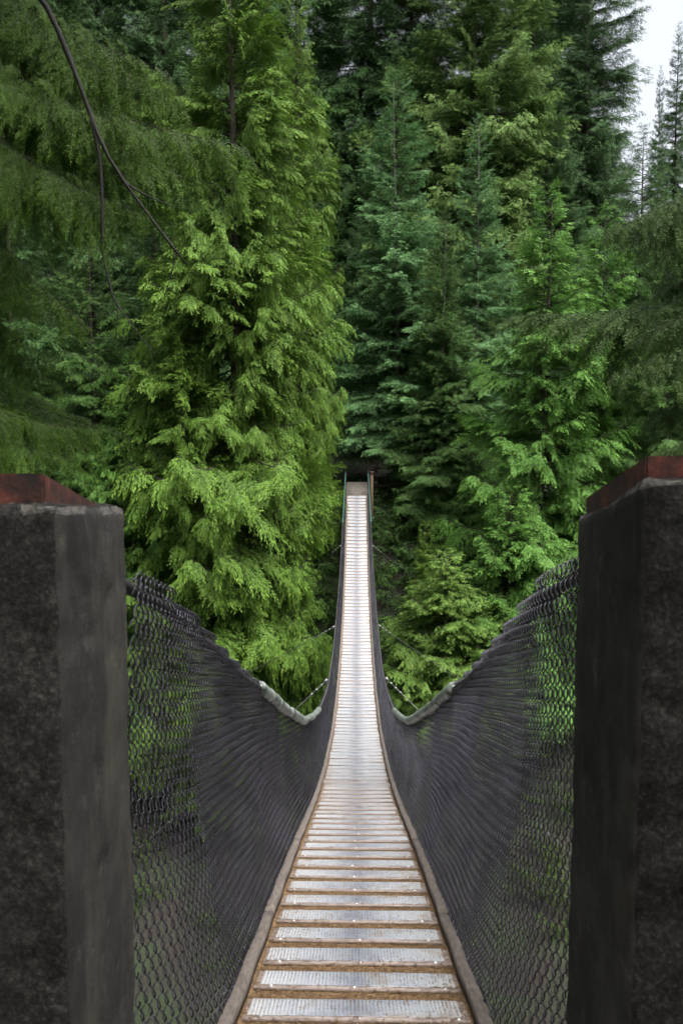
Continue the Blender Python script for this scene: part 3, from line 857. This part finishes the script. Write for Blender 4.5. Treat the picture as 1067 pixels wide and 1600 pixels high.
# needle colour of each look, set on the crown; leaves vary round it
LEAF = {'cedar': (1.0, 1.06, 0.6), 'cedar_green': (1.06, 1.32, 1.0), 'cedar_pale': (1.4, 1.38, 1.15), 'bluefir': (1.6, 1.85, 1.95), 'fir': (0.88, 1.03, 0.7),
        'olivefir': (1.55, 1.5, 1.05), 'darkfir': (0.74, 0.9, 0.82), 'bluefir_shade': (0.62, 0.78, 0.85)}  # bluefir_shade: blue fir tint darkened, shade put into its colour
NT = [0]
def tree(kind, name, label, x, y, ztop=None, zbase=None, wide=1.0, leaf='cedar', rot=None, cat='tree', group=None, lean=0.0):
    c = CR[kind]
    zb = float(ground_z(np.array(x), np.array(y))) - 0.25 if zbase is None else zbase
    H = (ztop - zb) if ztop is not None else c['H']
    sz = H / c['H']
    o = bpy.data.objects.new(name, None); col.objects.link(o)
    o.location = (x, y, zb)
    NT[0] += 1
    rz = rot if rot is not None else NT[0] * 1.7
    if abs(x) < 8 and 25 < y < 50:                # turned so that no bough lies across the walkway
        best = None
        tp = TIPS[c['me'].name]
        for q in range(48):
            a = rz + q * 2 * math.pi / 48
            hit = 0
            for f in (0.75, 1.0):
                X_ = x + sz * wide * f * (tp[:, 0] * math.cos(a) - tp[:, 1] * math.sin(a)); Y_ = y + sz * wide * f * (tp[:, 0] * math.sin(a) + tp[:, 1] * math.cos(a)); Z_ = zb + sz * tp[:, 2]
                hit += int(((np.abs(X_) < 1.35) & (Y_ < 49) & (Z_ < deck(np.clip(Y_, 2, 50)) + 3.2) & (Z_ > deck(np.clip(Y_, 2, 50)) - 0.8)).sum())
            if best is None or hit < best[0]: best = (hit, a)
        rz = best[1]
        if best[0]: print('walkway', label, best[0])
    o.rotation_euler = (lean, 0, rz)
    o.scale = (sz * wide, sz * wide, sz)
    for nm, me in (('trunk', c['tr']), ('crown', c['me'])):
        ch = bpy.data.objects.new(nm, me); col.objects.link(ch); ch.parent = o
        if nm == 'crown':
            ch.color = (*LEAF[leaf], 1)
            ch['kind'] = 'stuff'
            ch.modifiers.new('boughs', 'NODES').node_group = GRP[c['g']]
    tag(o, label, cat, group)
    return o

def at(pxx, Y): return float(px(pxx, 690, Y)[0])
def zt(pyy, Y): return float(px(557, pyy, Y)[2])

def T(kind, name, label, pxx, Y, topy, **kw):
    return tree(kind, name, label, at(pxx, Y), Y, zt(topy, Y), **kw)

# far-bank cedars left of the landing
T('cedarA', 'cedar_tree', 'tallest yellow-green cedar left of the bridge, its top out of frame', 366, 38.5, -340, leaf='cedar', wide=0.86, group='cedars on the far bank')
T('cedarB', 'cedar_tree', 'narrow yellow-green cedar close to the left of the far landing', 466, 45.5, -10, leaf='cedar', wide=0.56, group='cedars on the far bank')
T('cedarC', 'cedar_tree', 'small bright cedar low on the left slope beside the sagging rail', 330, 37.2, 700, leaf='cedar', group='cedars on the far bank', wide=1.1)
T('cedarC', 'cedar_tree', 'low cedar beneath the tallest cedar, its fronds reaching the deck', 432, 37.4, 690, leaf='cedar', group='cedars on the far bank', wide=0.62)
T('cedarB', 'cedar_tree', 'broad cedar on the left slope, lower than the tallest cedar', 285, 37.6, 330, leaf='cedar', wide=0.95, group='cedars on the far bank')
T('cedarB', 'cedar_tree', 'leftmost cedar, low above the left pillar and mesh', 205, 37.5, 560, leaf='cedar_green', wide=0.95, group='cedars on the far bank')
# firs right of the landing
T('firA', 'blue_fir_tree', 'blue-green fir with pointed top straight above the far landing', 618, 51, 108, leaf='bluefir', wide=1.3, group='firs behind the landing')
T('firA', 'blue_fir_tree', 'slim blue-green fir with bare grey trunk right of the landing', 740, 49, 178, leaf='bluefir', wide=1.0, group='firs behind the landing')
T('firA', 'fir_tree', 'green fir between the two blue-green firs, lower than both', 690, 47, 330, leaf='fir', wide=1.15, group='firs behind the landing')
T('firB', 'douglas_fir_tree', 'huge olive fir with rising branches at the top right of centre', 735, 60, -420, leaf='olivefir', group='tall firs at the back')
T('firC', 'fir_tree', 'dark tall fir whose right edge meets the white sky', 905, 66, -330, leaf='darkfir', group='tall firs at the back')
T('firC', 'fir_tree', 'dark tall fir between the cedars and the olive fir', 575, 66, -480, leaf='darkfir', group='tall firs at the back')
T('firC', 'fir_tree', 'dark tall fir at the top left behind the hanging branches', 265, 58, -420, leaf='darkfir', group='tall firs at the back')
T('firC', 'fir_tree', 'dark tall fir at the far left edge', 110, 56, -400, leaf='darkfir', group='tall firs at the back')
T('firC', 'fir_tree', 'slender far spire against the sky at the top right', 1040, 88, 38, leaf='darkfir', wide=0.75, group='far firs on the skyline')
T('firC', 'fir_tree', 'shorter thin far fir left of the skyline spire', 1014, 82, 105, leaf='darkfir', wide=0.5, group='far firs on the skyline')
T('firC', 'fir_tree', 'far fir at the right edge below the skyline spire', 1075, 76, 110, leaf='darkfir', wide=0.8, group='far firs on the skyline')
# right cedars
T('cedarB', 'cedar_tree', 'broad mid-green cedar right of the bridge', 848, 40, 292, leaf='cedar_green', wide=1.1, group='cedars on the far bank')
T('cedarB', 'cedar_tree', 'mid-green cedar just right of the broad one', 938, 43, 322, leaf='cedar_green', wide=0.9, group='cedars on the far bank')
T('cedarC', 'cedar_tree', 'pale young cedar close to the right side of the deck', 700, 37.2, 860, leaf='cedar_pale', wide=1.5, group='cedars on the far bank')
T('cedarC', 'cedar_tree', 'pale low cedar between the right rail and the bushy cedar', 770, 37.0, 930, leaf='cedar_pale', wide=1.7, group='cedars on the far bank')
T('cedarC', 'cedar_tree', 'smallest pale cedar, low against the right rail of the deck', 640, 37.6, 960, leaf='cedar_pale', wide=1.2, group='cedars on the far bank')
T('cedarC', 'cedar_tree', 'small yellow-green cedar just right of the far end', 668, 41, 815, leaf='cedar', wide=0.8, group='cedars on the far bank')
T('cedarC', 'cedar_tree', 'bushy cedar above the right chain link mesh', 800, 37.6, 760, leaf='cedar_green', wide=1.1, group='cedars on the far bank')
# left and right flanks
T('hemA', 'hemlock_tree', 'dark hemlock on the left slope above the left pillar', 150, 38.5, 330, leaf='fir', group='hemlocks on the slopes')
T('firA', 'blue_fir_tree', 'young blue-green fir just above the left pillar', 118, 37.3, 610, leaf='bluefir_shade', group='hemlocks on the slopes', wide=1.2)
T('hemA', 'hemlock_tree', 'hemlock at the left edge behind the drooping boughs', 20, 38, 180, leaf='darkfir', group='hemlocks on the slopes')
T('hemA', 'hemlock_tree', 'shadowy hemlock left of the tallest cedar', 245, 42, 230, leaf='darkfir', group='hemlocks on the slopes')
T('hemA', 'hemlock_tree', 'dark hemlock at the right edge behind the right pillar', 1040, 40, 300, leaf='fir', group='hemlocks on the slopes')
T('hemA', 'hemlock_tree', 'dark hemlock between the right cedars and the back firs', 990, 52, 195, leaf='darkfir', group='hemlocks on the slopes')
T('hemB', 'hemlock_tree', 'dark low hemlock just right of the far landing', 655, 49, 560, leaf='darkfir', group='hemlocks on the slopes')
T('hemB', 'hemlock_tree', 'dark low hemlock under the slim blue-green fir', 735, 45, 640, leaf='fir', group='hemlocks on the slopes')
T('hemB', 'hemlock_tree', 'dark hemlock low behind the right guy wires', 640, 45.5, 800, leaf='darkfir', wide=0.7, group='hemlocks on the slopes')
T('hemA', 'hemlock_tree', 'low green hemlock above the left chain link mesh', 245, 37.2, 760, leaf='fir', group='hemlocks on the slopes')
# the dark wood behind
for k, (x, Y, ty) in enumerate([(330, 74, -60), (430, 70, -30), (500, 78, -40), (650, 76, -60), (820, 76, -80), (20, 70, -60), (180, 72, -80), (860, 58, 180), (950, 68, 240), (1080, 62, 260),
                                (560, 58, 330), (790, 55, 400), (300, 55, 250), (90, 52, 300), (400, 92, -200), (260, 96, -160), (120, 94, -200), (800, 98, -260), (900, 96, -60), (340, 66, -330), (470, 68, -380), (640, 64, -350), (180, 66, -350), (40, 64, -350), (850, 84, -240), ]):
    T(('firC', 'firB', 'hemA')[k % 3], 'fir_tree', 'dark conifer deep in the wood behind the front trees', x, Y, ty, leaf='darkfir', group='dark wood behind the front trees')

# unseen trees, added beside and behind the camera to shade the entrance
for k, (x, y, h) in enumerate([(-8.5, -3, 27), (8.0, -4, 29), (-3.5, -12, 30), (4.5, -14, 28), (-14, 4, 26), (15, 3, 26), (12, -10, 31)]):
    tree('hemA', 'shade_conifer', 'unseen conifer added on the near bank to shade the bridge entrance', x, y, zbase=-2.4, ztop=h - 2.4, leaf='fir', group='conifers on the near bank')

# ------------------------------------------------------------------ foreground hemlocks
NEAR = {}
def near_bough(parent, leaf, base, tip, rg, roll=0.3):
    """a bough close to the camera, from its base on the tree to its tip"""
    if leaf not in NEAR:
        M['leaf_near_' + leaf] = M[leaf]
        SP['near_' + leaf] = SP['near'] if leaf == 'hemlock' else dict(SP['near'], droop=0.6, ll=0.032, lw=0.0048, lgap=0.0075, tl=0.13)
        NEAR[leaf] = [bough(2.2, 'near_' + leaf, np.random.default_rng(70 + q)).data for q in range(3)]
    base, tip = Vector(base), Vector(tip)
    d = tip - base
    X = d.normalized()
    Yv = Vector((0, 0, 1)).cross(X).normalized(); Zv = X.cross(Yv)
    rl = rg.normal(0, roll)
    Y2 = Yv * math.cos(rl) + Zv * math.sin(rl); Z2 = X.cross(Y2)
    sc = d.length / 2.2
    mt = Matrix(((X.x, Y2.x, Z2.x), (X.y, Y2.y, Z2.y), (X.z, Y2.z, Z2.z))).to_4x4()
    o = link('bough', NEAR[leaf][int(rg.integers(0, 3))], parent)
    sy = 1 if rg.random() < 0.5 else -1
    wdt = sc ** 0.35 if sc > 1 else sc
    o.matrix_basis = Matrix.Translation(base) @ mt @ Matrix.Diagonal((sc, sy * wdt, wdt, 1))
    return o

rg = np.random.default_rng(5)
LT = root('overhanging_hemlock', (-4.6, 4.6, -5.4))
tag(LT, 'near hemlock whose drooping boughs and bare dark branch hang over the left side', 'tree')
Vt = np.array([[-4.6, 4.6, -5.6], [-4.65, 4.6, -2], [-4.6, 4.65, 3], [-4.55, 4.6, 9], [-4.5, 4.6, 15]])
link('trunk', MB().tube(Vt, [0.34, 0.25, 0.21, 0.15, 0.03], 12).mesh('trunk', [M['bark']], True), LT)
def pts(lst, Y): return [px(x, y, Y + (dy[0] if dy else 0)) for (x, y, *dy) in lst]
for lst, Y, sl_, hg in (
    ([(-420, -160), (-150, -120), (60, -70), (200, -10), (285, 75)], 5.6, 0.62, 0.95),
    ([(-420, -60), (-150, -30), (40, 0), (150, 40), (250, 110), (300, 170)], 6.2, 0.6, 0.9),
    ([(-420, 60), (-120, 90), (60, 150), (220, 215), (360, 235)], 6.0, 0.48, 0.75),
    ([(-420, -120), (-120, -80), (100, -30), (230, 30), (300, 110)], 6.6, 0.65, 1.0),
    ([(-420, -20), (-120, 20), (60, 70), (180, 120), (260, 185)], 5.4, 0.55, 0.95),
    ([(-420, 160), (-120, 190), (20, 230), (120, 275), (200, 325)], 6.4, 0.5, 0.9),
    ([(-420, 100), (-120, 150), (40, 195), (150, 260), (230, 300)], 5.2, 0.42, 0.8),
    ([(-420, 180), (-150, 240), (0, 300), (90, 375), (155, 470)], 5.0, 0.38, 0.95),
    ([(-420, 330), (-150, 360), (-20, 400), (60, 460), (100, 540)], 5.6, 0.36, 0.9),
    ([(-420, 560), (-120, 545), (40, 560), (130, 605), (215, 650)], 7.0, 0.34, 0.3),
    ([(-420, 640), (-150, 625), (0, 640), (70, 660), (105, 690)], 4.6, 0.24, 0.5),
    ([(-420, 20), (-120, 70), (0, 120), (60, 185)], 4.4, 0.22, 0.6),
):
    q_ = pts(lst, Y)
    for k in range(3):
        f0, f1 = (0.0, 1.0) if k == 0 else (rg.uniform(-0.05, 0.2), rg.uniform(0.75, 1.02))
        a_, b_ = np.array(q_[1]), np.array(q_[-1])
        jit = rg.normal(0, 0.10 if k else 0.0, 3)
        near_bough(LT, 'hemlock', a_ + (b_ - a_) * f0 + jit * 0.5, a_ + (b_ - a_) * f1 + jit, rg)
def shade_crown(parent, x, y, zlo, ztop, Rm, nb, seed, tint):  # unseen boughs added above the view to shade the near foreground
    H = ztop - zlo
    o = link('crown', crown_points('crown', H, Rm, nb, seed, z0=0.0, prof=0.6, e_lo=0, e_hi=30), parent, (x, y, zlo))
    o.color = (*tint, 1); o['kind'] = 'stuff'
    o.modifiers.new('boughs', 'NODES').node_group = GRP['hemlock']
shade_crown(LT, -4.6, 4.6, 6.2, 15.2, 3.2, 120, 51, (0.7, 0.75, 0.5))
mb = MB()
def curve(P, n=30):
    P = np.asarray(P, float)
    d = np.concatenate([[0], np.cumsum(np.linalg.norm(np.diff(P, axis=0), axis=1))])
    tt = np.linspace(0, d[-1], n)
    C = np.stack([np.interp(tt, d, P[:, q]) for q in range(3)], 1)
    for _ in range(2): C[1:-1] = (C[:-2] + 2 * C[1:-1] + C[2:]) / 4
    return C
mb.tube(curve(pts([(-560, -420), (-150, -160), (66, -20), (104, 80), (134, 150), (156, 232), (200, 292), (250, 360), (292, 414)], 5.0)), np.linspace(0.036, 0.005, 30) + 0.0018 * np.sin(np.arange(30) * 2.3), 8)
mb.tube(curve(pts([(142, 180), (156, 240), (160, 300), (161, 400), (178, 470), (212, 515), (243, 555)], 5.0)), np.linspace(0.013, 0.003, 30), 6)
mb.tube(curve(pts([(185, 275), (210, 296), (235, 308), (272, 324)], 5.0), 10), np.linspace(0.008, 0.002, 10), 5)
mb.tube(curve(pts([(276, 394), (268, 430), (256, 468)], 5.0), 10), np.linspace(0.005, 0.002, 10), 5)
mb.tube(curve(pts([(185, 480), (182, 520)], 5.0), 6), np.linspace(0.004, 0.002, 6), 5)
link('bare_branch', mb.mesh('bare_branch', [M['dark_bark']], True), LT)['label'] = 'bare dark forked branch'

RT = root('overhanging_hemlock', (8.6, 11, -13))
tag(RT, 'near hemlock reaching in with olive boughs from the right edge', 'tree')
Vt = np.array([[8.6, 11, -13.5], [8.6, 11, -5], [8.65, 11, 3], [8.6, 11, 9], [8.6, 11, 15]])
link('trunk', MB().tube(Vt, [0.42, 0.33, 0.24, 0.16, 0.03], 12).mesh('trunk', [M['bark']], True), RT)
shade_crown(RT, 8.6, 11, 9.5, 16, 2.6, 90, 52, (0.75, 0.75, 0.55))
for lst, Y, sl_, hg in (
    ([(1560, 60), (1250, 200), (1100, 265), (1010, 295), (945, 335)], 10.5, 0.75, 0.55),
    ([(1560, 120), (1250, 250), (1100, 320), (1000, 360)], 11.5, 0.7, 0.5),
    ([(1560, 380), (1250, 430), (1050, 458), (900, 466), (795, 470)], 11.0, 0.5, 0.35),
    ([(1560, 330), (1250, 420), (1060, 480), (940, 560)], 10.0, 0.7, 0.5),
    ([(1560, 450), (1250, 500), (1090, 560), (990, 640)], 10.6, 0.62, 0.5),
    ([(1560, 560), (1250, 590), (1090, 625), (1000, 690)], 9.6, 0.5, 0.5),
    ([(1560, 250), (1250, 340), (1100, 400), (1010, 440)], 11.8, 0.6, 0.5),
):
    q_ = pts(lst, Y)
    for k in range(3):
        f1 = 1.0 if k == 0 else rg.uniform(0.7, 1.0)
        a_, b_ = np.array(q_[1]), np.array(q_[-1])
        jit = rg.normal(0, 0.16 if k else 0.0, 3)
        near_bough(RT, 'hemlock_r', a_ + jit * 0.5, a_ + (b_ - a_) * f1 + jit, rg)

# ------------------------------------------------------------------ undergrowth on the slopes
def undergrowth(name, xr, yr, n, label, mat, ll=0.16):
    rg = np.random.default_rng(len(name) + n)
    nc = n // 40
    cx = rg.uniform(*xr, nc); cyy = rg.uniform(*yr, nc)
    k = rg.integers(0, nc, n)
    sp = rg.uniform(0.3, 0.9, nc)
    off = rg.normal(0, 1, (n, 3)) * sp[k][:, None] * 0.6
    x = cx[k] + off[:, 0]; y = cyy[k] + off[:, 1]
    z = ground_z(x, y) + np.abs(off[:, 2]) * 0.8 + 0.05
    keep = ~((np.abs(x) < 1.1) & (z > deck(np.clip(y, 2, 46)) - 0.6))
    P = np.stack([x, y, z], 1)[keep]; m_ = len(P)
    d = rg.normal(0, 1, (m_, 3)); d[:, 2] *= 0.4
    V, r_, t_ = leaves(P, d, ll * rg.uniform(0.6, 1.3, m_), 0.28 * ll * rg.uniform(0.7, 1.3, m_), np.cross(nrm(d), np.array([0, 0, 1.0])) + rg.normal(0, 0.3, (m_, 3)), rg.random(m_), rg.random(m_) * 0.6, 0.2)
    o = link(name, make_mesh(name, V, np.arange(4 * m_).reshape(-1, 4), [M[mat]], attrs={'rnd': r_, 't': t_, 'tip': t_}))
    tag(o, label, 'undergrowth', kind='stuff')
undergrowth('undergrowth', (-14, 14), (4.5, 18), 26000, 'leafy undergrowth on the near slope seen through the chain link', 'shrub', 0.07)
def ferns(name, label, xr, yr, n, tint, seed, lo=0.5, hi=1.2):
    """clumps of fronds rooted on the slope"""
    rg = np.random.default_rng(seed)
    nc = n // 7
    cx = rg.uniform(*xr, nc); cyy = rg.uniform(*yr, nc)
    k = np.repeat(np.arange(nc), 7)
    x = cx[k] + rg.normal(0, 0.06, len(k)); y = cyy[k] + rg.normal(0, 0.06, len(k))
    keep = ~((np.abs(x) < 1.6) & (y < 49) & (ground_z(x, y) > deck(np.clip(y, 2, 50)) - 1.6))
    x, y = x[keep], y[keep]; m_ = len(x)
    P = np.stack([x, y, ground_z(x, y) - 0.05], 1)
    rot = np.stack([rg.normal(0, 0.3, m_), -np.radians(rg.uniform(15, 60, m_)), rg.uniform(0, 6.28, m_)], 1)
    me = bpy.data.meshes.new(name)
    me.vertices.add(m_); me.vertices.foreach_set('co', P.astype(np.float32).ravel())
    me.attributes.new('rot', 'FLOAT_VECTOR', 'POINT').data.foreach_set('vector', rot.astype(np.float32).ravel())
    me.attributes.new('scl', 'FLOAT', 'POINT').data.foreach_set('value', rg.uniform(lo, hi, m_).astype(np.float32))
    me.attributes.new('pick', 'INT', 'POINT').data.foreach_set('value', rg.integers(0, 3, m_).astype(np.int32))
    o = link(name, me); o.color = (*tint, 1)
    o.modifiers.new('fronds', 'NODES').node_group = GRP['hemlock']
    tag(o, label, 'ferns', kind='stuff')
ferns('slope_ferns', 'dark ferns and low growth on the far slope beside the landing', (-12, 12), (37, 52), 3200, (0.55, 0.7, 0.45), 31, 1.1, 2.2)
ferns('landing_ferns', 'ferns crowding the slope close beside the far end of the deck', (-6, 6), (36.5, 47), 1300, (0.6, 0.75, 0.45), 35, 0.9, 1.9)
ferns('lower_slope_ferns', 'dark ferns low on the far canyon wall seen through the chain link', (-20, 20), (30, 37), 700, (0.55, 0.58, 0.28), 33, 0.9, 2.0)
ferns('near_ferns', 'dark ferns on the near slope below the chain link', (-9, 9), (4.0, 15), 2100, (0.75, 0.8, 0.4), 32, 0.6, 1.3)
